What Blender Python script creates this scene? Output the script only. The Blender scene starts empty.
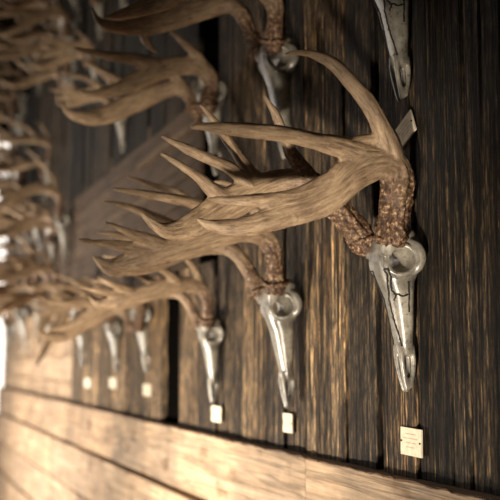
import bpy, bmesh, math, random
import numpy as np
from mathutils import Vector, Matrix, Quaternion
from mathutils.kdtree import KDTree
from mathutils.bvhtree import BVHTree
from mathutils import noise as mn
random.seed(7)
SC = bpy.context.scene
C = SC.collection

# ------------------------------------------------------------------ camera
CAMZ, D = 1.6, .755                       # eye height, distance from the wall plane x = 0
CAM = Vector((-D, 0, CAMZ))
YAW, PITCH, F = math.radians(20.2), math.radians(6.28), 1000.0
fh = Vector((math.sin(YAW), math.cos(YAW), 0))
rt = Vector((math.cos(YAW), -math.sin(YAW), 0))
fw = fh*math.cos(PITCH) + Vector((0, 0, 1))*math.sin(PITCH)
up = rt.cross(fw)
cd = bpy.data.cameras.new('camera'); cam = bpy.data.objects.new('camera', cd); C.objects.link(cam)
cam.location = CAM
cam.rotation_euler = Matrix((rt, up, -fw)).transposed().to_euler()
cd.sensor_width = 36; cd.lens = 72; cd.clip_start = .02
cd.dof.use_dof = True; cd.dof.focus_distance = 1.43; cd.dof.aperture_fstop = 4.6
SC.camera = cam

def ray(px, py): return fw*F + rt*(px-250) - up*(py-250)
def P(px, py, Y):                         # pixel -> point on the upright plane y = Y
    d = ray(px, py); return CAM + d*(Y/d.y)
def W(px, py, x=0.0):                     # pixel -> point on the plane parallel to the wall
    d = ray(px, py); return CAM + d*((x-CAM.x)/d.x)
def ppm(Y, px=300):                       # pixels per metre about a plane
    d = P(px, 300, Y) - CAM; return F/d.dot(fw)

# ------------------------------------------------------------------ materials
def mat(name):
    m = bpy.data.materials.new(name); m.use_nodes = True
    nt = m.node_tree; nt.nodes.clear()
    o = nt.nodes.new('ShaderNodeOutputMaterial'); b = nt.nodes.new('ShaderNodeBsdfPrincipled')
    nt.links.new(b.outputs[0], o.inputs[0]); return m, nt, b
def N(nt, t, **k):
    n = nt.nodes.new(t)
    for a, v in k.items():
        if a in n.inputs: n.inputs[a].default_value = v
        else: setattr(n, a, v)
    return n
def ramp(nt, stops):
    r = nt.nodes.new('ShaderNodeValToRGB'); e = r.color_ramp.elements
    while len(e) < len(stops): e.new(.5)
    for i, (p, c) in enumerate(stops):
        e[i].position = p; e[i].color = (*c, 1) if len(c) == 3 else c
    return r
def mapping(nt, src, scale):
    m = nt.nodes.new('ShaderNodeMapping'); m.inputs['Scale'].default_value = scale
    nt.links.new(src, m.inputs['Vector']); return m.outputs[0]
def noise(nt, vec, scale, detail=6, rough=.6, dist=0):
    n = nt.nodes.new('ShaderNodeTexNoise'); n.inputs['Scale'].default_value = scale
    n.inputs['Detail'].default_value = detail; n.inputs['Roughness'].default_value = rough
    n.inputs['Distortion'].default_value = dist
    nt.links.new(vec, n.inputs['Vector']); return n.outputs['Fac']
def mul(nt, a, b, mode='MULTIPLY', fac=1.0):
    m = nt.nodes.new('ShaderNodeMix'); m.data_type = 'RGBA'; m.blend_type = mode
    m.inputs[0].default_value = fac
    nt.links.new(a, m.inputs[6]); nt.links.new(b, m.inputs[7]); return m.outputs[2]
def bump(nt, b, h, s, d):
    n = nt.nodes.new('ShaderNodeBump'); n.inputs['Strength'].default_value = s; n.inputs['Distance'].default_value = d
    nt.links.new(h, n.inputs['Height'])
    return n

def wood(name, grain, lo, mid, hi, rough=.8, bs=.9, speck=True):
    """weathered plank; 'tone' is the plank's own colour, 'shift' gives each plank its own grain"""
    m, nt, b = mat(name)
    tc = N(nt, 'ShaderNodeTexCoord')
    sh = N(nt, 'ShaderNodeAttribute', attribute_name='shift')
    add = N(nt, 'ShaderNodeVectorMath', operation='ADD')
    nt.links.new(tc.outputs['Object'], add.inputs[0]); nt.links.new(sh.outputs['Vector'], add.inputs[1])
    v = add.outputs[0]
    s1 = (90, 90, 2.5) if grain == 'z' else (60, 2.2, 60)
    s2 = (330, 330, 6) if grain == 'z' else (200, 9, 200)
    g1 = noise(nt, mapping(nt, v, s1), 1, 8, .65, .6)
    g2 = noise(nt, mapping(nt, v, s2), 1, 6, .7)
    g3 = noise(nt, v, 5, 4, .6)
    g4 = noise(nt, mapping(nt, v, (240, 240, 32) if grain == 'z' else (150, 60, 150)), 1, 4, .7)
    r1 = ramp(nt, [(.28, lo), (.48, mid), (.72, hi)]); nt.links.new(g1, r1.inputs[0])
    r2 = ramp(nt, [(.38, (.14, .13, .12)), (.5, (.75, .75, .75)), (.64, (1.8, 1.7, 1.5))]); nt.links.new(g2, r2.inputs[0])
    r3 = ramp(nt, [(.3, (.6, .6, .62)), (.7, (1.2, 1.15, 1.08))]); nt.links.new(g3, r3.inputs[0])
    c = mul(nt, r1.outputs[0], r2.outputs[0], fac=.9 if speck else .22)
    c = mul(nt, c, r3.outputs[0])
    if speck:
        r4 = ramp(nt, [(.42, (.12, .10, .09)), (.52, (.8, .8, .8)), (.62, (2.6, 2.2, 1.6))]); nt.links.new(g4, r4.inputs[0])
        c = mul(nt, c, r4.outputs[0], fac=.85)
    ck = noise(nt, mapping(nt, v, (55, 55, 1.6) if grain == 'z' else (22, .9, 22)), 1, 4, .55, .4)
    cr = ramp(nt, [(.470, (1, 1, 1)), (.494, (.06, .05, .045)), (.506, (.06, .05, .045)), (.530, (1, 1, 1))]); nt.links.new(ck, cr.inputs[0])
    c = mul(nt, c, cr.outputs[0], fac=.9 if speck else .35)
    kn = noise(nt, mapping(nt, v, (14, 14, 5) if grain == 'z' else (16, 6, 16)), 1, 3, .5)
    kr = ramp(nt, [(.30, (.35, .28, .22)), (.40, (1, 1, 1))]); nt.links.new(kn, kr.inputs[0])
    c = mul(nt, c, kr.outputs[0], fac=.7)
    t = N(nt, 'ShaderNodeAttribute', attribute_name='tone')
    c = mul(nt, c, t.outputs['Color'])
    nt.links.new(c, b.inputs['Base Color']); b.inputs['Roughness'].default_value = rough
    b.inputs['Specular IOR Level'].default_value = .3
    b0 = bump(nt, b, cr.outputs[0], bs, .003); b1 = bump(nt, b, g1, bs, .006); nt.links.new(b0.outputs[0], b1.inputs['Normal']); b2 = bump(nt, b, g2, bs, .003); b3 = bump(nt, b, g4, bs*.8, .0025)
    nt.links.new(b1.outputs[0], b2.inputs['Normal']); nt.links.new(b2.outputs[0], b3.inputs['Normal'])
    nt.links.new(b3.outputs[0], b.inputs['Normal'])
    return m
M_board = wood('weathered_board', 'z', (.016, .012, .009), (.105, .082, .060), (.38, .31, .235))
M_clad = wood('pale_plank', 'y', (.27, .18, .11), (.43, .31, .205), (.55, .42, .30), bs=.5, speck=False)

def plain(name, col, rough=.7, metal=0):
    m, nt, b = mat(name); tc = N(nt, 'ShaderNodeTexCoord')
    n = noise(nt, tc.outputs['Object'], 120, 4)
    r = ramp(nt, [(.3, tuple(c*.82 for c in col)), (.7, tuple(min(1, c*1.1) for c in col))]); nt.links.new(n, r.inputs[0])
    nt.links.new(r.outputs[0], b.inputs['Base Color']); b.inputs['Roughness'].default_value = rough
    b.inputs['Metallic'].default_value = metal; return m
M_black = plain('shade_black', (.003, .0026, .0022), 1)  # near-black colour paints in the shade behind the board gaps
M_black.node_tree.nodes['Principled BSDF'].inputs['Specular IOR Level'].default_value = 0
M_card = plain('cream_card', (.78, .66, .48), .75)
M_ink = plain('faded_ink', (.52, .42, .29), .9)
M_nail = plain('dark_nail', (.03, .025, .022), .5, .6)
M_suture = plain('dark_suture', (.02, .017, .015), .9)
M_ground = plain('pale_ground', (.55, .5, .45), .95)

def antler_mat():
    m, nt, b = mat('antler_bone')
    st = N(nt, 'ShaderNodeAttribute', attribute_name='streak').outputs['Vector']
    ba = N(nt, 'ShaderNodeAttribute', attribute_name='burr').outputs['Fac']
    tc = N(nt, 'ShaderNodeTexCoord').outputs['Object']
    g = noise(nt, mapping(nt, st, (2.6, 2.6, 9)), 1, 6, .65, .4)
    g2 = noise(nt, mapping(nt, st, (14, 14, 22)), 1, 6, .7)
    p = noise(nt, tc, 22, 5, .6)
    r = ramp(nt, [(.27, (.15, .095, .06)), (.46, (.34, .24, .155)), (.70, (.54, .41, .275))]); nt.links.new(g, r.inputs[0])
    r2 = ramp(nt, [(.34, (.5, .44, .38)), (.46, (1, 1, 1)), (.7, (1.15, 1.12, 1.05))]); nt.links.new(g2, r2.inputs[0])
    r3 = ramp(nt, [(.3, (.62, .58, .55)), (.6, (1.1, 1.06, 1.0))]); nt.links.new(p, r3.inputs[0])
    c = mul(nt, mul(nt, r.outputs[0], r2.outputs[0]), r3.outputs[0])
    gb = noise(nt, tc, 170, 4, .65)
    rb = ramp(nt, [(.4, (.045, .022, .012)), (.55, (.16, .085, .045)), (.68, (.55, .38, .22))]); nt.links.new(gb, rb.inputs[0])
    mx = N(nt, 'ShaderNodeMix', data_type='RGBA'); nt.links.new(ba, mx.inputs[0])
    nt.links.new(c, mx.inputs[6]); nt.links.new(rb.outputs[0], mx.inputs[7])
    nt.links.new(mx.outputs[2], b.inputs['Base Color'])
    b.inputs['Roughness'].default_value = .5; b.inputs['Specular IOR Level'].default_value = .45
    b1 = bump(nt, b, g, .5, .003); b2 = bump(nt, b, g2, .45, .0012)
    b3 = bump(nt, b, gb, .5, .002)
    nt.links.new(b1.outputs[0], b2.inputs['Normal']); nt.links.new(b2.outputs[0], b3.inputs['Normal'])
    nt.links.new(ba, b3.inputs['Strength'])
    nt.links.new(b3.outputs[0], b.inputs['Normal']); return m
M_antler = antler_mat()
def bone_mat():
    m, nt, b = mat('polished_bone'); tc = N(nt, 'ShaderNodeTexCoord').outputs['Object']
    n = noise(nt, tc, 30, 6, .6); n2 = noise(nt, tc, 160, 5, .7)
    r = ramp(nt, [(.3, (.10, .09, .075)), (.5, (.22, .195, .155)), (.68, (.42, .38, .30))]); nt.links.new(n, r.inputs[0])
    r2 = ramp(nt, [(.36, (.45, .42, .38)), (.46, (1, 1, 1))]); nt.links.new(n2, r2.inputs[0])
    nt.links.new(mul(nt, r.outputs[0], r2.outputs[0]), b.inputs['Base Color'])
    b.inputs['Roughness'].default_value = .32; b.inputs['Specular IOR Level'].default_value = 1
    bp = bump(nt, b, n2, .25, .001); nt.links.new(bp.outputs[0], b.inputs['Normal']); return m
M_bone = bone_mat()

# ------------------------------------------------------------------ mesh helpers
def mesh_obj(name, me, m, parent=None):
    me.materials.clear(); me.materials.append(m)
    o = bpy.data.objects.new(name, me); C.objects.link(o)
    if parent: o.parent = parent
    return o
def bm_mesh(bm, name, smooth=False):
    bmesh.ops.recalc_face_normals(bm, faces=bm.faces)
    me = bpy.data.meshes.new(name); bm.to_mesh(me); bm.free()
    if smooth:
        for p in me.polygons: p.use_smooth = True
    return me
def catmull(pts, vals, sub):
    pts = [Vector(p) for p in pts]; out = []; ov = []
    n = len(pts)
    for i in range(n-1):
        p0, p1, p2, p3 = pts[max(i-1, 0)], pts[i], pts[i+1], pts[min(i+2, n-1)]
        for k in range(sub):
            t = k/sub
            q = .5*((2*p1)+(p2-p0)*t+(2*p0-5*p1+4*p2-p3)*t*t+(3*p1-p0-3*p2+p3)*t**3)
            out.append(q); ov.append([a+(b-a)*t for a, b in zip(vals[i], vals[i+1])])
    out.append(pts[-1]); ov.append(list(vals[-1])); return out, ov
SIDE = Vector((0, 1, 0))
def sweep(bm, pts, vals, sub=6, nseg=14, samples=None, s0=0.0):
    """vals: (in-plane radius, lateral radius, burr amount)"""
    ps, vs = catmull(pts, vals, sub)
    rings = []; s = s0
    for i, (p, v) in enumerate(zip(ps, vs)):
        T = (ps[min(i+1, len(ps)-1)] - ps[max(i-1, 0)]).normalized()
        L = (SIDE - T*SIDE.dot(T)).normalized(); Nn = T.cross(L)
        if i: s += (p-ps[i-1]).length
        ring = []
        for k in range(nseg):
            a = 2*math.pi*k/nseg
            ring.append(bm.verts.new(p + Nn*(math.cos(a)*v[0]) + L*(math.sin(a)*v[1])))
        rings.append(ring)
        if samples is not None: samples.append((p, T, L, Nn, v[2], s, max(v[0], v[1])))
    for a, b in zip(rings, rings[1:]):
        for k in range(nseg):
            bm.faces.new((a[k], a[(k+1) % nseg], b[(k+1) % nseg], b[k]))
    bm.faces.new(rings[0][::-1]); bm.faces.new(rings[-1])
def evaluated(me, mods):
    """apply modifiers through the depsgraph; mods: list of (type, {settings})"""
    o = bpy.data.objects.new('tmp', me); C.objects.link(o); extra = []
    for t, kw in mods:
        md = o.modifiers.new(t, t)
        for k, v in kw.items(): setattr(md, k, v)
    bpy.context.view_layer.update()
    dg = bpy.context.evaluated_depsgraph_get()
    r = bpy.data.meshes.new_from_object(o.evaluated_get(dg), depsgraph=dg)
    bpy.data.objects.remove(o)
    return r

def build_antler(name, branches, origin, Y0, scale_px, voxel, side):
    """branches: list of lists of (px, py, lateral offset, radius px, flatness, burr)"""
    bm = bmesh.new(); sm = []
    for br in branches:
        pts = []; vals = []
        for (px, py, dy, r, fl, bu) in br:
            p = P(px, py, Y0+dy); q = ppm(Y0+dy, px)
            pts.append(p-origin); rr = r/q*1.05+.0007
            vals.append((rr, max(rr*fl, min(rr, .0035)), bu))
        sweep(bm, pts, vals, samples=sm)
    me = bm_mesh(bm, name)
    me = evaluated(me, [('REMESH', dict(mode='VOXEL', voxel_size=voxel, adaptivity=0)),
                        ('SMOOTH', dict(factor=.5, iterations=7 if voxel < .003 else 3))])
    me.name = name
    kd = KDTree(len(sm))
    for i, s in enumerate(sm): kd.insert(s[0], i)
    kd.balance()
    n = len(me.vertices); stk = np.zeros((n, 3), np.float32); bur = np.zeros(n, np.float32)
    nrm = [v.normal.copy() for v in me.vertices]
    for v in me.vertices:
        # weigh by radius so a thick branch owns its surface
        best = None
        for co, idx, dist in kd.find_n(v.co, 5):
            q = dist/max(sm[idx][6], .002)
            if best is None or q < best[0]: best = (q, idx)
        p, T, L, Nn, bu, s, R = sm[best[1]]
        d = v.co-p; a = math.atan2(d.dot(L), d.dot(Nn))
        bur[v.index] = min(1, max(0, bu + .35*(mn.noise(v.co*30))*(1 if bu > .02 else 0)))
        R0 = min(R, .03)*60
        stk[v.index] = (math.cos(a)*R0, math.sin(a)*R0, s*4)
        ridge = mn.fractal(Vector((math.cos(a)*R0*2.2, math.sin(a)*R0*2.2, s*22+side)), .8, 2.2, 4)
        pearl = mn.noise(v.co*210)
        h = ridge*(.0013+.0030*bu) + max(0, pearl)*.0030*bu
        v.co += nrm[v.index]*h
    at = me.attributes.new('streak', 'FLOAT_VECTOR', 'POINT'); at.data.foreach_set('vector', stk.ravel())
    at = me.attributes.new('burr', 'FLOAT', 'POINT'); at.data.foreach_set('value', bur)
    for p in me.polygons: p.use_smooth = True
    return me

# ------------------------------------------------------------------ antler designs (traced from the mounts one can read)
def br(dy0, *pts):
    """short rows (px, py, r[, dy[, flat[, burr]]]) filled with running values"""
    out = []; dy = dy0; fl = .9; bu = 0.0
    for p in pts:
        px, py, r = p[:3]
        if len(p) > 3: dy = p[3]
        if len(p) > 4: fl = p[4]
        bu = p[5] if len(p) > 5 else 0.0
        out.append((px, py, dy, r, fl, bu))
    return out
Y1 = 1.29
O1 = W(411, 388); O1 = Vector((0, Y1, P(406, 388, Y1).z))
A_near = [
    br(0, (389, 243, 14, -.030, .95, 1), (391, 232, 16, -.034, .95, 1), (393, 218, 14.5, -.038, .9, 1), (396, 198, 14.5, -.044, .9, 1), (397, 178, 15.5, -.05, .9, .9),
       (391, 163, 16, -.056, .8, .35), (375, 161, 18, -.062, .65, .05), (352, 172, 18.5, -.066, .5), (331, 191, 17.5, -.068, .42), (305, 203, 18, -.068, .4), (284, 208, 18, -.066, .4), (270, 211, 15, -.064, .4)),
    br(0, (345, 176, 14, -.066, .5), (305, 195, 11, -.068, .5), (275, 198.5, 7.5, -.066, .6), (248, 199, 6, -.062, .7), (225, 199, 4.2, -.058), (207, 197, 1)),
    br(0, (305, 206, 14, -.068, .45), (275, 217, 12, -.066, .5), (248, 224.5, 9.5, -.062, .55), (225, 226, 8, -.056, .6), (208, 223, 5, -.05, .7), (196, 217.5, 1.2)),
    br(0, (385, 160, 15, -.058, .8), (364, 154, 14.5, -.066, .6), (341, 146, 11, -.074, .6), (315, 139.5, 8.5, -.084, .7), (286, 133, 8, -.096, .8), (250, 129, 7.5, -.105), (218, 126.5, 5.5, -.11), (200, 125.5, 3.2, -.11), (189, 126.5, 1)),
    br(0, (390, 160, 15, -.058, .8), (388, 145, 13.5, -.066, .8), (382, 128, 10.5, -.076, .8), (371, 106, 9, -.088), (352, 82, 8, -.096), (334, 63, 6.8, -.10), (316, 54, 4.5, -.10), (300, 51.5, 2.6, -.1), (284, 53.5, .9)),
    br(0, (380, 137, 5, -.07), (352, 142, 6, -.07, .7), (345, 150, 8)),
]
A_far = [
    br(0, (372, 246, 11, .028, .95, 1), (362, 238, 12.5, .032, .95, 1), (350, 222, 11, .04, .95, 1), (337, 207, 11, .048, .9, 1), (322, 190, 11, .058, .9, .9), (306, 180, 11, .07, .8, .5), (285, 180, 12, .08, .6, .1), (262, 187, 14, .085, .5), (238, 198, 16, .085, .45), (214, 212, 16, .08, .4), (192, 224, 13, .072, .4), (172, 230, 9, .062, .5), (156, 225, 5, .05, .7), (141, 211, 1)),
    br(0, (320, 188, 9, .058, .9, .7), (305, 170, 7.5, .062, .9, .7), (292, 152, 6.5, .06, .9, .5), (283, 132, 5, .052), (275, 112, 3.6, .045), (264, 93, 1)),
    br(0, (270, 186, 10, .084, .6), (254, 176, 8, .09, .8), (244, 162, 6, .10), (228, 139, 5, .12), (212, 117, 3.2, .13), (200, 103, .9)),
    br(0, (256, 192, 9, .084, .6), (243, 178, 7, .082, .7), (229, 166, 6, .08, .8), (208, 157, 5.4, .075), (186, 147, 4.2, .07), (170, 139, 2.6), (161, 134.5, .9)),
    br(0, (232, 202, 10, .082, .5), (213, 189, 7.5, .075, .7), (199, 176, 5.2, .068), (181, 164.5, 3.8, .06), (168, 156.5, 2.4), (160, 151.5, .9)),
    br(0, (225, 192, 5, .08, .6), (245, 186, 6, .082, .6)),
]
Y2 = 1.74
O2 = Vector((0, Y2, P(287, 404, Y2).z))
B_near = [
    br(0, (274, 292, 8.5, -.03, .95, 1), (275, 280, 8.5, -.034, .95, 1), (274, 262, 8, -.04, .9, 1), (271, 245, 8.5, -.046, .9, 1), (262, 232, 9.5, -.052, .8, .4), (243, 228, 11, -.06, .6), (218, 232, 12.5, -.066, .5), (190, 241, 12.5, -.07, .45), (160, 250, 12, -.07, .42), (136, 256, 10.5, -.068, .45), (117, 261, 6.5, -.062, .6), (104, 260, 3.2), (96, 253.5, .9)),
    br(0, (152, 249, 9, -.07, .5), (130, 245, 6.5, -.075, .6), (112, 241.5, 4.3, -.08), (94, 239.5, 2.6), (77, 236.5, .8)),
    br(0, (168, 246, 8, -.07, .5), (148, 236, 5.5, -.08, .7), (128, 229.5, 4, -.09), (105, 219.5, .9)),
    br(0, (232, 230, 9, -.064, .7), (215, 212, 6.5, -.075, .8), (198, 202, 5.4, -.088), (172, 196, 5, -.1), (140, 190.5, 3.8, -.11), (112, 186, .9)),
    br(0, (262, 233, 8, -.052, .8), (258, 215, 6, -.06), (248, 196, 4.8, -.07), (228, 182, 3, -.08), (212, 179, .8)),
]
B_far = [
    br(0, (268, 296, 7, .028, .95, 1), (262, 290, 8.5, .03, .95, 1), (252, 274, 6.5, .04, .9, .7), (242, 258, 6.5, .05, .9, .3), (228, 246, 7.5, .06, .8), (206, 243, 9, .075, .6), (180, 249, 10, .085, .5), (152, 260, 10, .09, .45), (128, 266, 7.5, .085, .5), (108, 268, 4, .08, .8), (92, 252.5, .9)),
    br(0, (205, 242, 7, .075, .7), (180, 226, 5.5, .08), (152, 214, 4.5, .085), (128, 204, 3.3), (102, 198.5, .9)),
    br(0, (222, 244, 7, .062, .8), (205, 215, 5, .075), (180, 192, 4, .09), (153, 183, 3, .10), (126, 173.5, .9)),
    br(0, (175, 252, 7, .085, .6), (148, 243, 5, .09), (122, 234, 3.5), (96, 229, .8)),
]
Y3 = 2.17
O3 = Vector((0, Y3, P(209, 181, Y3).z))
C_near = [
    br(0, (206, 121, 8, -.028, .95, 1), (207, 112, 8, -.03, .95, 1), (210, 98, 7, -.036, .9, 1), (209, 84, 7.5, -.042, .9, .6), (199, 74, 9, -.05, .7), (180, 73, 10, -.056, .55), (160, 77, 11, -.06, .5), (140, 86, 10, -.062, .48), (122, 95, 7.5, -.06, .55), (104, 100, 5.5, -.056, .7), (90, 101, 3.2), (79, 99, .9)),
    br(0, (165, 76, 9, -.06, .5), (146, 70, 7.5, -.066, .6), (128, 65.5, 6, -.072, .7), (106, 63, 4.6, -.08), (88, 59, 3), (73, 55.5, .9)),
    br(0, (204, 78, 8, -.046, .8), (196, 62, 5.5, -.06), (182, 48, 4, -.075), (168, 37, .9)),
]
C_far = [
    br(0, (202, 124, 7, .028, .95, 1), (196, 116, 7.5, .03, .95, 1), (190, 104, 6, .04, .9, .7), (178, 95, 7, .052, .8, .2), (160, 99, 9, .064, .6), (138, 108, 10, .072, .5), (114, 119, 10, .075, .45), (92, 125, 8, .07, .5), (76, 123, 5.5, .065, .7), (66, 118, 3), (62, 109, .8)),
    br(0, (188, 100, 5.5, .045), (176, 84, 4.5, .05), (160, 76, 3.6, .055), (140, 66, .8)),
    br(0, (150, 104, 6, .068), (128, 92, 4.8, .08), (105, 80, 3.6, .09), (82, 66, .8)),
]
Y4 = 1.75
O4 = Vector((0, Y4, P(285, 166, Y4).z))
D_near = [
    br(0, (273, 62, 9, -.03, .95, 1), (273, 50, 9, -.034, .95, 1), (275, 28, 8, -.04, .9, 1), (272, 8, 9, -.046, .9, .5), (255, -8, 11, -.055, .7), (225, -14, 13, -.062, .5), (195, -6, 13, -.066, .45), (165, 8, 11, -.066, .45), (140, 18, 8, -.062, .5), (120, 25, 5, -.058, .8), (105, 27, .9)),
    br(0, (185, -4, 10, -.066, .5), (160, -8, 7, -.075), (130, -3, 5), (96, 6, .9)),
    br(0, (265, -2, 9, -.05, .8), (262, -35, 7, -.06), (240, -70, 5, -.08), (215, -85, .9)),
]
D_far = [
    br(0, (266, 68, 7.5, .028, .95, 1), (261, 62, 8, .03, .95, 1), (252, 44, 6.5, .038, .9, 1), (243, 24, 7.5, .046, .9, .8), (228, 13, 9, .055, .7, .1), (205, 17, 11, .065, .5), (178, 25, 12, .072, .45), (150, 33, 11, .075, .45), (126, 36, 8, .072, .5), (108, 35, 5.5, .066, .7), (97, 28, 3.2), (92, 16, .8)),
    br(0, (205, 16, 8, .065, .6), (180, 2, 6, .075), (150, -6, 4.5, .085), (120, -10, .9)),
    br(0, (160, 32, 7, .074), (145, 44, 5, .08), (150, 55, 3.4, .08), (158, 62, .8)),
]
Y5 = 3.75
O5 = Vector((0, Y5, P(87, 366, Y5).z))
E_near = [
    br(0, (82, 322, 4.5, -.03, .95, 1), (84, 312, 4.5, -.035, .95, 1), (88, 299, 4.2, -.04, .9, 1), (86, 288, 5, -.045, .8), (74, 286, 6.5, -.055, .6), (60, 296, 7, -.06, .55), (50, 308, 6.5, -.065, .6), (43, 322, 5, -.07), (39, 336, 2.6), (39, 345, .8)),
    br(0, (66, 290, 5, -.06), (52, 286, 4.2, -.07), (36, 288, 2.8), (22, 284, .8)),
]
E_far = [
    br(0, (79, 324, 4.5, .028, .95, 1), (77, 318, 4.5, .03, .95, 1), (78, 304, 4, .04, .9, .6), (72, 306, 5.5, .05, .7), (62, 318, 6, .06, .6), (52, 334, 5, .07, .7), (44, 350, 3.5, .075), (36, 366, .9)),
    br(0, (68, 308, 4.5, .055), (52, 300, 3.5, .07), (34, 304, .8)),
]
DES = {}
for nm, near, far, O, Y, vox in (('A', A_near, A_far, O1, Y1, .0022), ('B', B_near, B_far, O2, Y2, .0030), ('C', C_near, C_far, O3, Y3, .0036),
                                 ('D', D_near, D_far, O4, Y4, .0034), ('E', E_near, E_far, O5, Y5, .0045)):
    DES[nm] = (build_antler('antler', near, O, Y, 1, vox, 3.1), build_antler('antler', far, O, Y, 1, vox, 9.7))

# ------------------------------------------------------------------ the skull (without lower jaw, nose down, forehead outward)
def build_skull():
    rows = [  # py, left px, right px, half width
        (224, 384, 406, .018), (230, 379, 411, .027), (240, 374, 415, .031), (250, 373, 416, .032), (260, 374, 416, .032), (270, 377, 415, .030),
        (280, 380.5, 411, .027), (292, 385, 410, .026), (305, 388, 410, .024), (320, 391.5, 410.5, .021), (335, 395, 410.5, .0175), (348, 398, 410.5, .0145), (354, 399.5, 410.5, .0125)]
    bm = bmesh.new(); rings = []; n = 28
    for (py, l, r, w) in rows:
        a = P(l, py, Y1)-O1; b = P(r, py, Y1)-O1
        cx = (a.x+b.x)/2; hx = (b.x-a.x)/2; z = a.z
        ring = []
        for k in range(n):
            t = 2*math.pi*k/n; c, s = math.cos(t), math.sin(t)
            e = .8
            ring.append(bm.verts.new((cx+hx*math.copysign(abs(c)**e, c), w*math.copysign(abs(s)**e, s), z)))
        rings.append(ring)
    for a, b in zip(rings, rings[1:]):
        for k in range(n): bm.faces.new((a[k], a[(k+1) % n], b[(k+1) % n], b[k]))
    bm.faces.new(rings[0][::-1]); bm.faces.new(rings[-1])
    def at(px, py, dy): return P(px, py, Y1+dy)-O1
    for sgn in (-1, 1):
        mir = lambda v: Vector((v.x, v.y if sgn < 0 else -v.y, v.z))
        # raised orbit rim
        oc = at(402, 258, -.034); pts = []
        for k in range(17):
            t = 2*math.pi*k/16
            pts.append(mir(oc + Vector((.0205*math.cos(t), .005-.008*math.cos(t), .0215*math.sin(t)))))
        sweep(bm, pts, [(.0042, .0048, 0)]*17, sub=2, nseg=8)
        # zygomatic arch behind the orbit, towards the wall
        z1 = [mir(at(*q)) for q in ((411, 240, -.030), (418, 245, -.040), (422, 255, -.042), (419, 266, -.039), (410, 275, -.030))]
        sweep(bm, z1, [(.004, .005, 0), (.0065, .006, 0), (.007, .006, 0), (.006, .005, 0), (.003, .003, 0)], sub=4, nseg=8)
        # pedicle
        pd = [mir(at(*q)) for q in ((391, 250, -.022), (391, 240, -.029), (391, 232, -.033))]
        sweep(bm, pd, [(.017, .015, 0), (.017, .015, 0), (.017, .015, 0)], sub=3, nseg=12)
        # premaxilla: a front and a rear bar on each side with the slit between them
        pm = [mir(at(*q)) for q in ((401, 344, -.007), (401.5, 356, -.0075), (402.6, 366, -.0068), (404.8, 377, -.0058), (406.6, 386, -.005), (407.2, 391, -.0045))]
        sweep(bm, pm, [(.0050, .0050, 0), (.0042, .0048, 0), (.0036, .004, 0), (.0042, .0036, 0), (.0040, .0032, 0), (.0022, .002, 0)], sub=3, nseg=8)
        pm = [mir(at(*q)) for q in ((411, 344, -.006), (413, 356, -.007), (413.5, 366, -.0065), (412.5, 376, -.006), (411, 386, -.005))]
        sweep(bm, pm, [(.005, .005, 0), (.0042, .0045, 0), (.0036, .0038, 0), (.0036, .0036, 0), (.003, .003, 0)], sub=3, nseg=8)
        pm = [mir(at(*q)) for q in ((406, 377, -.0055), (408, 384, -.005), (409, 388, -.0045))]
        sweep(bm, pm, [(.0045, .0034, 0), (.0045, .0034, 0), (.003, .0025, 0)], sub=3, nseg=8)
    me = bm_mesh(bm, 'skull')
    me = evaluated(me, [('REMESH', dict(mode='VOXEL', voxel_size=.0016, adaptivity=0)), ('SMOOTH', dict(factor=.5, iterations=5))])
    # cutters: orbits, nasal slit, tear pits
    cb = bmesh.new()
    for sgn in (-1, 1):
        oc = at(402, 258, -.034)
        bmesh.ops.create_uvsphere(cb, u_segments=24, v_segments=14, radius=1, matrix=Matrix.Translation((oc.x, sgn*.040, oc.z)) @ Matrix.Diagonal((.0184, .0375, .0190, 1)))
    oc = at(402, 258, -.034)
    bmesh.ops.create_uvsphere(cb, u_segments=20, v_segments=12, radius=1, matrix=Matrix.Translation((oc.x-.001, 0, oc.z)) @ Matrix.Diagonal((.0125, .06, .0135, 1)))
    cme = bm_mesh(cb, 'cut'); co = bpy.data.objects.new('cut', cme); C.objects.link(co)
    me = evaluated(me, [('BOOLEAN', dict(operation='DIFFERENCE', object=co, solver='EXACT', use_self=True)), ('SMOOTH', dict(factor=.5, iterations=1))])
    bpy.data.objects.remove(co); me.name = 'skull'
    for p in me.polygons: p.use_smooth = True
    return me
SK = build_skull()
bvh = BVHTree.FromPolygons([v.co.copy() for v in SK.vertices], [tuple(p.vertices) for p in SK.polygons])
def build_sutures():
    out = []
    lines = [
        [(384, 268), (388, 274), (387, 282), (389, 290), (389, 298), (391, 306), (393, 314), (395, 322), (398, 330), (400, 338), (402, 345)],
        [(391, 275), (391, 282), (392, 289), (396, 294), (394, 299)],
        [(394, 293), (399, 293), (403, 295), (408, 293)],
        [(408, 280), (409, 290), (409, 300), (409, 311)],
        [(384, 268), (388, 267), (391, 275)],
    ]
    rnd = random.Random(3); O = O1
    for ln in lines:
        dens = []
        for (a, b), (c, d) in zip(ln, ln[1:]):
            for k in range(3): dens.append((a+(c-a)*k/3+rnd.uniform(-.4, .4), b+(d-b)*k/3+rnd.uniform(-.3, .3)))
        dens.append(ln[-1]); pts = []
        for (px, py) in dens:
            h = bvh.ray_cast(CAM-O, ray(px, py).normalized())
            if h[0]: pts.append(h[0])
        for sgn in (1, -1):
            bm = bmesh.new(); q = [Vector((p.x, p.y*sgn, p.z)) for p in pts]
            if len(q) > 3:
                r = random.Random(5); sweep(bm, q, [(.0012+.0006*r.random(),)*2+(0,) for _ in q], sub=1, nseg=5)
                out.append(bm_mesh(bm, 'suture'))
            else: bm.free()
    return out
SU = build_sutures()

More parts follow.
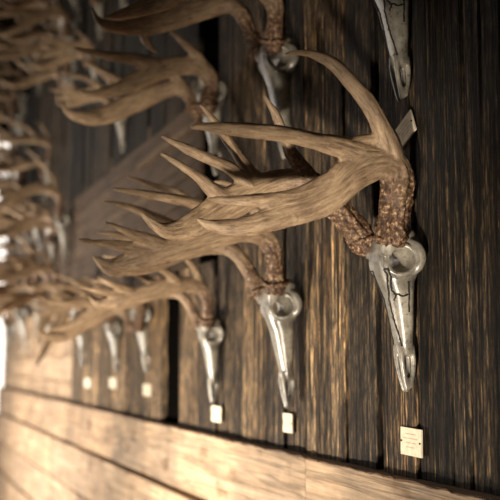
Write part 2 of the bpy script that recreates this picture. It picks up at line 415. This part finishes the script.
def rosette():
    """the coronet ring where an antler sits on its pedicle"""
    bm = bmesh.new(); pts = []
    for k in range(25):
        t = 2*math.pi*k/24; r = .0205
        pts.append(Vector((r*math.cos(t), r*math.sin(t)*.9, 0)))
    sweep(bm, pts, [(.0045, .0045, 1)]*25, sub=3, nseg=8)
    for v in bm.verts:
        a = math.atan2(v.co.y, v.co.x)
        k = 1+.10*mn.noise(Vector((math.cos(a)*6, math.sin(a)*6, v.co.z*60)))+.06*math.sin(a*23)
        v.co.x *= k; v.co.y *= k; v.co.z += .002*mn.noise(v.co*240)
    me = bm_mesh(bm, 'burr', True)
    n = len(me.vertices)
    at = me.attributes.new('burr', 'FLOAT', 'POINT'); at.data.foreach_set('value', np.ones(n, np.float32))
    at = me.attributes.new('streak', 'FLOAT_VECTOR', 'POINT'); at.data.foreach_set('vector', np.zeros(n*3, np.float32))
    return me
RO = rosette()

# ------------------------------------------------------------------ mounts
COUNT = {}
def mount(px, py, des, label, group, scale=1.0, tilt=0.0, swing=0.0, Y=None, detail=True, far=None, skull_scale=None, suture=False):
    """px, py: where the nose tip meets the wall"""
    w = W(px, py)
    o = bpy.data.objects.new('deer_skull_mount', None); C.objects.link(o)
    o.empty_display_size = .05
    o.location = w if Y is None else Vector((0, Y, w.z))
    o.scale = (scale,)*3; o.rotation_euler = (swing, tilt, 0)
    o['label'] = label; o['category'] = 'antlers'; o['group'] = group
    sk = mesh_obj('skull', SK, M_bone, o)
    if skull_scale: sk.scale = skull_scale
    if suture:
        for m_ in SU: mesh_obj('suture', m_, M_suture, sk)
    for i, me in enumerate((DES[des][0], DES[far or des][1])):
        a = mesh_obj('antler', me, M_antler, o)
        a['label'] = 'antler on the near side' if i == 0 else 'antler on the far side'
        if detail:
            rp = {'A': ((391, 236, -.033), (366, 243, .030))}.get(des, ((391, 236, -.033), (366, 243, .030)))[i]
            r = mesh_obj('burr', RO, M_antler, a)
            if des == 'A': q = P(rp[0], rp[1], Y1+rp[2])-O1
            else:
                b0 = {'B': (B_near, B_far, O2, Y2), 'C': (C_near, C_far, O3, Y3), 'D': (D_near, D_far, O4, Y4), 'E': (E_near, E_far, O5, Y5)}[des]
                s_ = b0[i][0][1]; q = P(s_[0], s_[1], b0[3]+s_[2])-b0[2]
            r.location = q; r.rotation_euler = (.35 if i == 0 else -.35, -.15, 0)
    return o
G1, G2, G3 = 'skull mounts in the row above the ledge', 'skull mounts in the second row', 'skull mounts massed on the far part of the wall'
mount(411, 388, 'A', 'large sharp pale antlers on a silvery deer skull, nearest above the plank ledge', G1, Y=Y1, suture=True)
mount(287, 404, 'B', 'second deer skull from the right above the ledge, antlers spreading below the sharpest pair', G1, Y=Y2)
mount(226, 402, 'B', 'third deer skull from the right above the ledge, just right of the black gap', G1, scale=.82, tilt=.05)
mount(158, 371, 'C', 'blurred deer skull above the ledge just left of the wide black gap', G1, scale=.86, tilt=-.04)
mount(125, 371, 'B', 'blurred deer skull above the ledge, second left of the black gap', G1, scale=.74, tilt=.0)
mount(90, 366, 'E', 'leftmost visible deer skull above the ledge, antlers drooping down over pale planks', G1, Y=Y5)
mount(408, 109, 'A', 'deer skull cut by the top edge of the picture, above the tilted tag', G2, Y=Y1, suture=True)
mount(288, 166, 'D', 'dark deer skull of the second row behind the large antlers\' highest tine', G2, Y=Y4)
mount(222, 181, 'C', 'blurred second row deer skull whose forked antlers reach left in the dark', G2, Y=Y3)
mount(130, 153, 'B', 'blurred white-nosed skull hanging alone on brown planks below the forked antlers', G3, scale=.62)
mount(103, 92, 'C', 'blurred small skull between the prongs of the dark forked antlers, upper left', G3, scale=.7)
rnd = random.Random(21)
spots = [(76, 116, 'D'), (60, 40, 'B'), (70, 332, 'B'), (58, 346, 'C'), (46, 338, 'D'), (34, 350, 'B'), (22, 342, 'C'), (14, 355, 'B'), (74, 262, 'D'), (60, 270, 'C'), (48, 250, 'B'), (36, 275, 'D'), (26, 255, 'C'), (15, 280, 'B'), (52, 205, 'B'), (36, 215, 'C'), (22, 200, 'D'), (13, 225, 'B'), (84, 70, 'C'), (88, 20, 'B'), (110, 40, 'C'), (66, 72, 'B'), (46, 96, 'C'), (44, 60, 'D'), (28, 132, 'B'), (18, 150, 'C'), (12, 110, 'D'), (37, 76, 'C'), (18, 70, 'B'), (44, 16, 'C'), (26, 30, 'D'), (12, 30, 'B'), (74, -10, 'D'), (104, -20, 'B'), (135, 20, 'C'), (50, -20, 'B'), (24, -15, 'C'), (16, 48, 'C'), (16, 5, 'B'), (30, 50, 'B'), (34, 150, 'D'), (24, 238, 'D')]
for px, py, d in spots:
    if py > 300: lb = 'blurred deer skull mount in the far left tangle just above the pale planks'
    elif py > 200: lb = 'blurred deer skull mount in the far left tangle beside the bright opening'
    elif py > 85: lb = 'blurred deer skull mount in the upper left tangle, below its darkest top rows'
    else: lb = 'blurred deer skull mount in the topmost dark tangle at upper left'
    mount(px, py, d, lb, G3, scale=rnd.uniform(.8, 1.1), tilt=rnd.uniform(-.3, .25), swing=rnd.uniform(-.12, .12), detail=False, far=rnd.choice('BCD'))

# ------------------------------------------------------------------ little cards
def card(px, py, w, h, rot, label, nails=True):
    xx = -.0215 if nails else -.0175
    p = W(px, py, xx)
    o = bpy.data.objects.new('name_card', None); C.objects.link(o)
    o.location = (xx, p.y, p.z); o.rotation_euler = (rot, 0, 0)
    o['label'] = label; o['category'] = 'tag'; o['group'] = 'small cards nailed under the skulls'
    bm = bmesh.new(); bmesh.ops.create_cube(bm, size=1, matrix=Matrix.Diagonal((.0025, w, h, 1)))
    bmesh.ops.bevel(bm, geom=bm.edges[:], offset=.0006, segments=1)
    mesh_obj('card_plate', bm_mesh(bm, 'card_plate'), M_card, o)
    if nails:
        for s in (-1, 1):
            bm = bmesh.new(); bmesh.ops.create_uvsphere(bm, u_segments=10, v_segments=6, radius=.0016)
            k = mesh_obj('nail', bm_mesh(bm, 'nail', True), M_nail, o); k.location = (-.0016, s*(w/2-.0035), 0)
        bm = bmesh.new(); r = random.Random(px)
        for i, (zz, ww) in enumerate(((.28, .5), (.12, .62), (-.04, .5), (-.2, .38))):
            y = -ww*w/2
            while y < ww*w/2:
                l = r.uniform(.001, .003)
                bmesh.ops.create_cube(bm, size=1, matrix=Matrix.Translation((-.0014, y+l/2, zz*h)) @ Matrix.Diagonal((.0003, l, .0013, 1)))
                y += l+.0008
        mesh_obj('faint_lettering', bm_mesh(bm, 'faint_lettering'), M_ink, o)
def wy(px): return W(px, 350).y
card(411.5, 442, wy(401.5)-wy(421.5), .040, .02, 'cream card with two nails under the nearest skull, just above the ledge')
card(405.5, 130, (wy(396)-wy(414))*.95, .036, -.42, 'tilted cream card beside the bend of the large antler, under the topmost skull')
card(288, 423, (wy(284)-wy(293)), .036, 0, 'small pale card under the second skull above the ledge')
card(216.5, 414, (wy(212)-wy(221)), .036, 0, 'small pale card just right of the wide black gap')
card(147, 390, (wy(143.5)-wy(151)), .034, 0, 'small blurred card just left of the wide black gap', False)
card(113, 383, (wy(110)-wy(116.5)), .034, 0, 'small blurred card under the second skull left of the black gap', False)
card(87.5, 383, (wy(84.5)-wy(90.5)), .034, 0, 'leftmost blurred card above the ledge', False)

# ------------------------------------------------------------------ the wall
def structure(name, me, m):
    o = mesh_obj(name, me, m); o['kind'] = 'structure'; return o
class Boards:
    def __init__(s): s.v = []; s.f = []; s.t = []; s.sh = []
    def add(s, x0, x1, y0, y1, z0, z1, tone, grain='z', seed=0):
        """one plank, faces at x1 (front, nearer the viewer's side is -x); its long edges wander a little"""
        r = random.Random(seed); n = 14
        base = len(s.v); c = .0025
        L0, L1 = (z0, z1) if grain == 'z' else (y0, y1)
        W0, W1 = (y0, y1) if grain == 'z' else (z0, z1)
        sh = (r.uniform(0, 9), r.uniform(0, 9), r.uniform(0, 9))
        prof = [(x1, 0), (x0+c, 0), (x0, 1), (x0, 2), (x0+c, 3), (x1, 3)]
        for i in range(n+1):
            l = L0+(L1-L0)*i/n
            ja = mn.noise(Vector((l*3.1, sh[0], 0)))*.0022; jb = mn.noise(Vector((l*3.3, sh[1], 5)))*.0022
            wv = mn.noise(Vector((l*1.7, sh[2], 9)))*.0015
            for (x, q) in prof:
                w = [W0+ja, W0+ja+c, W1+jb-c, W1+jb][q]
                s.v.append((x+wv, w, l) if grain == 'z' else (x+wv, l, w))
                s.t.append(tone); s.sh.append(sh)
        k = len(prof)
        for i in range(n):
            for j in range(k):
                a = base+i*k+j; b = base+i*k+(j+1) % k
                s.f.append((a, b, b+k, a+k))
        s.f.append(tuple(base+j for j in range(k))[::-1]); s.f.append(tuple(base+n*k+j for j in range(k)))
    def mesh(s, name):
        me = bpy.data.meshes.new(name); me.from_pydata(s.v, [], s.f)
        bm = bmesh.new(); bm.from_mesh(me); bmesh.ops.recalc_face_normals(bm, faces=bm.faces); bm.to_mesh(me); bm.free()
        a = me.attributes.new('tone', 'FLOAT_COLOR', 'POINT'); a.data.foreach_set('color', [c for t in s.t for c in (*t, 1)])
        a = me.attributes.new('shift', 'FLOAT_VECTOR', 'POINT'); a.data.foreach_set('vector', [c for t in s.sh for c in t])
        return me
ZL = W(250, 440).z                     # top of the ledge plank
YEND = wy(6)
YSWAP = wy(75)                         # beyond this the cladding runs lengthwise
YUP = wy(203)
zs = lambda s: CAMZ - .79*s
Z_B0, Z_B1 = zs(-.30), zs(-.90)        # lengthwise planked band in the middle of the far part
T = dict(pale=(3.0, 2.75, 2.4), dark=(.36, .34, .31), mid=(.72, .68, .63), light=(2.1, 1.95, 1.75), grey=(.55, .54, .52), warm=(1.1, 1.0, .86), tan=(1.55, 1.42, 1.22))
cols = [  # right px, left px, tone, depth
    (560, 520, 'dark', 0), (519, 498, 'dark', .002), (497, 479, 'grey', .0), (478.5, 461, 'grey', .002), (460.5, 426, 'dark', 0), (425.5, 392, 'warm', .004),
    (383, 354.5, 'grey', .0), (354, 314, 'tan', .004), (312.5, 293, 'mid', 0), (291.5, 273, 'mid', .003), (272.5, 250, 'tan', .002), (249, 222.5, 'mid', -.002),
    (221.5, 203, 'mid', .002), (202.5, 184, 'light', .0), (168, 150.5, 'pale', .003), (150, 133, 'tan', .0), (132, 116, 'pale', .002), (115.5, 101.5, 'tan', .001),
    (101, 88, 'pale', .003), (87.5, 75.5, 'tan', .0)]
vb = Boards(); seed = 100
vb.add(-.016, 0, -1.0, .2, ZL-.05, CAMZ+3, T['mid'], 'z', 1)
yy = .2
while yy < wy(562)-.02:
    vb.add(-.016, 0, yy, min(yy+.13, wy(562)-.002), ZL-.05, CAMZ+3, T[rnd.choice(['mid', 'dark', 'grey'])], 'z', int(yy*100)); yy += .134
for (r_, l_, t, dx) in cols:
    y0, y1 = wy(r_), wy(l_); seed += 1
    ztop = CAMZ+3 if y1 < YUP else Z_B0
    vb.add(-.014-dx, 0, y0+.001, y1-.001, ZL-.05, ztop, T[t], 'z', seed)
# upright boards above the band, far part
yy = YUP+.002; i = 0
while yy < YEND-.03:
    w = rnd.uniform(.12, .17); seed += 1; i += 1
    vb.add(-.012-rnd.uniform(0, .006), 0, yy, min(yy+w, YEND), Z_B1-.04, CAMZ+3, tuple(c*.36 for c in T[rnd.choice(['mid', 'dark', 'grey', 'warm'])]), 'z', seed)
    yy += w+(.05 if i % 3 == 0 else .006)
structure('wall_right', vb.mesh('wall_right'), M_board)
# lengthwise cladding
hb = Boards()
def run(y0, y1, z0, z1, x0, hgt, tones, lens):
    z = z1; k = 0
    global seed
    while z > z0+.01:
        zz = max(z0, z-hgt)
        y = y0
        while y < y1-.01:
            ye = min(y1, y+rnd.uniform(*lens)); seed += 1; k += 1
            hb.add(x0-rnd.uniform(0, .003), 0, y+.001, ye-.001, zz+.003, z, rnd.choice(tones), 'y', seed)
            y = ye
        z = zz
run(YUP, YEND, Z_B0, Z_B1, -.010, .10, [(.14, .125, .12), (.19, .17, .16), (.16, .142, .13)], (.9, 1.9))
run(YSWAP, YEND, ZL-.02, Z_B0, -.010, .11, [(1, 1, 1), (.9, .88, .85), (1.08, 1.05, 1.0)], (.8, 1.5))
hb.add(-.022, 0, YUP, wy(140), zs(-.77), zs(-.75), (.34, .31, .28), 'y', 77)
hb.add(-.020, 0, YUP+.1, wy(110), zs(-.62), zs(-.605), (.28, .26, .24), 'y', 78)
structure('wall_right', hb.mesh('wall_right'), M_clad)
# ledge plank and the planks below it, standing a little proud
lb = Boards()
for (z1, z0, x0) in ((ZL, ZL-.150, -.040), (ZL-.158, ZL-.315, -.054), (ZL-.325, ZL-.49, -.047), (ZL-.50, ZL-.66, -.052), (ZL-.673, ZL-.85, -.034), (ZL-.853, ZL-1.03, -.034), (ZL-1.033, 0, -.034)):
    y = -1.0; brk = [wy(q) for q in (520, 325, 126, 93, 40)] if x0 == -.040 else sorted(rnd.uniform(.4, 6.3) for _ in range(4))
    for ye in sorted(brk)+[YEND]:
        seed += 1
        lb.add(x0, 0, y+.001, ye-.001, z0, z1, rnd.choice([(1, 1, 1), (1.08, 1.04, 1), (.93, .9, .86)]), 'y', seed); y = ye
structure('trim_1', lb.mesh('trim_1'), M_clad)
# ragged bark edge along the ledge's top
bm = bmesh.new(); pts = []; vals = []; y = .3
while y < YEND-.02:
    pts.append(Vector((-.040+rnd.uniform(-.0015, .001), y, ZL+rnd.uniform(-.003, .0015)))); r_ = rnd.uniform(.0008, .0026); vals.append((r_, r_, 0)); y += rnd.uniform(.012, .03)
sweep(bm, pts, vals, sub=2, nseg=6)
structure('trim_2', bm_mesh(bm, 'trim_2', True), plain('bark_edge', (.10, .055, .03), .95))
def box(name, a, b, m):
    bm = bmesh.new(); c = [(a[i]+b[i])/2 for i in range(3)]; s = [abs(b[i]-a[i]) for i in range(3)]
    bmesh.ops.create_cube(bm, size=1, matrix=Matrix.Translation(c) @ Matrix.Diagonal((*s, 1)))
    return structure(name, bm_mesh(bm, name), m)
box('wall_back', (.001, -1, 0), (.12, YEND, CAMZ+3), M_black)
box('sky_block', (-2.6, YEND+.01, CAMZ+1.5), (.12, YEND+.16, CAMZ+3.0), M_black)  # invented header, added to hide the bright sky above the opening
box('floor', (-8, -3, -.1), (4, 14, 0), M_ground)
box('ceiling', (-3.2, -2, CAMZ+3.0), (.12, YEND, CAMZ+3.1), M_black)

# ------------------------------------------------------------------ light
w = bpy.data.worlds.new('sky'); SC.world = w; w.use_nodes = True; nt = w.node_tree; nt.nodes.clear()
out = nt.nodes.new('ShaderNodeOutputWorld'); bg = nt.nodes.new('ShaderNodeBackground')
tc = nt.nodes.new('ShaderNodeTexCoord'); dp = N(nt, 'ShaderNodeVectorMath', operation='DOT_PRODUCT')
dp.inputs[1].default_value = Vector((-.25, .97, .0)).normalized()
nt.links.new(tc.outputs['Generated'], dp.inputs[0])
rp = ramp(nt, [(.0, (.035, .032, .03)), (.80, (.07, .065, .06)), (.93, (2.2, 2.0, 1.8))]); nt.links.new(dp.outputs['Value'], rp.inputs[0])
nt.links.new(rp.outputs[0], bg.inputs[0]); nt.links.new(bg.outputs[0], out.inputs[0])
def area(name, loc, target, sx, sy, power, col):
    l = bpy.data.lights.new(name, 'AREA'); l.shape = 'RECTANGLE'; l.size = sx; l.size_y = sy; l.energy = power; l.color = col
    o = bpy.data.objects.new(name, l); C.objects.link(o); o.location = loc
    o.rotation_euler = (Vector(target)-Vector(loc)).to_track_quat('-Z', 'Y').to_euler(); return o
def spot(name, loc, target, power, col, deg, blend, rad):
    l = bpy.data.lights.new(name, 'SPOT'); l.energy = power; l.color = col; l.spot_size = math.radians(deg); l.spot_blend = blend; l.shadow_soft_size = rad
    o = bpy.data.objects.new(name, l); C.objects.link(o); o.location = loc
    o.rotation_euler = (Vector(target)-Vector(loc)).to_track_quat('-Z', 'Y').to_euler(); return o
spot('low_lamp', (-2.2, 2.5, .65), (0, 2.1, .93), 760, (1, .90, .76), 54, 1, .07)
spot('far_fill', (-2.4, 4.6, .6), (0, 4.7, 1.05), 850, (1, .92, .82), 96, 1, .12)  # added fill that brightens the far wall, no fixture stands there
spot('side_fill', (-1.3, -.3, .6), (-.30, 1.15, 1.56), 360, (1, .89, .74), 21, 1, .06)  # added fill from the camera side, lifts the nearest antler faces
spot('middle_fill', (-2.0, .3, .6), (-.25, 2.7, 1.75), 600, (1, .89, .74), 30, 1, .07)  # another added front fill, for the antlers farther along the wall
SC.view_settings.view_transform = 'Standard'; SC.view_settings.look = 'None'
SC.view_settings.exposure = 0; SC.view_settings.gamma = 1; SC.view_settings.use_curve_mapping = False
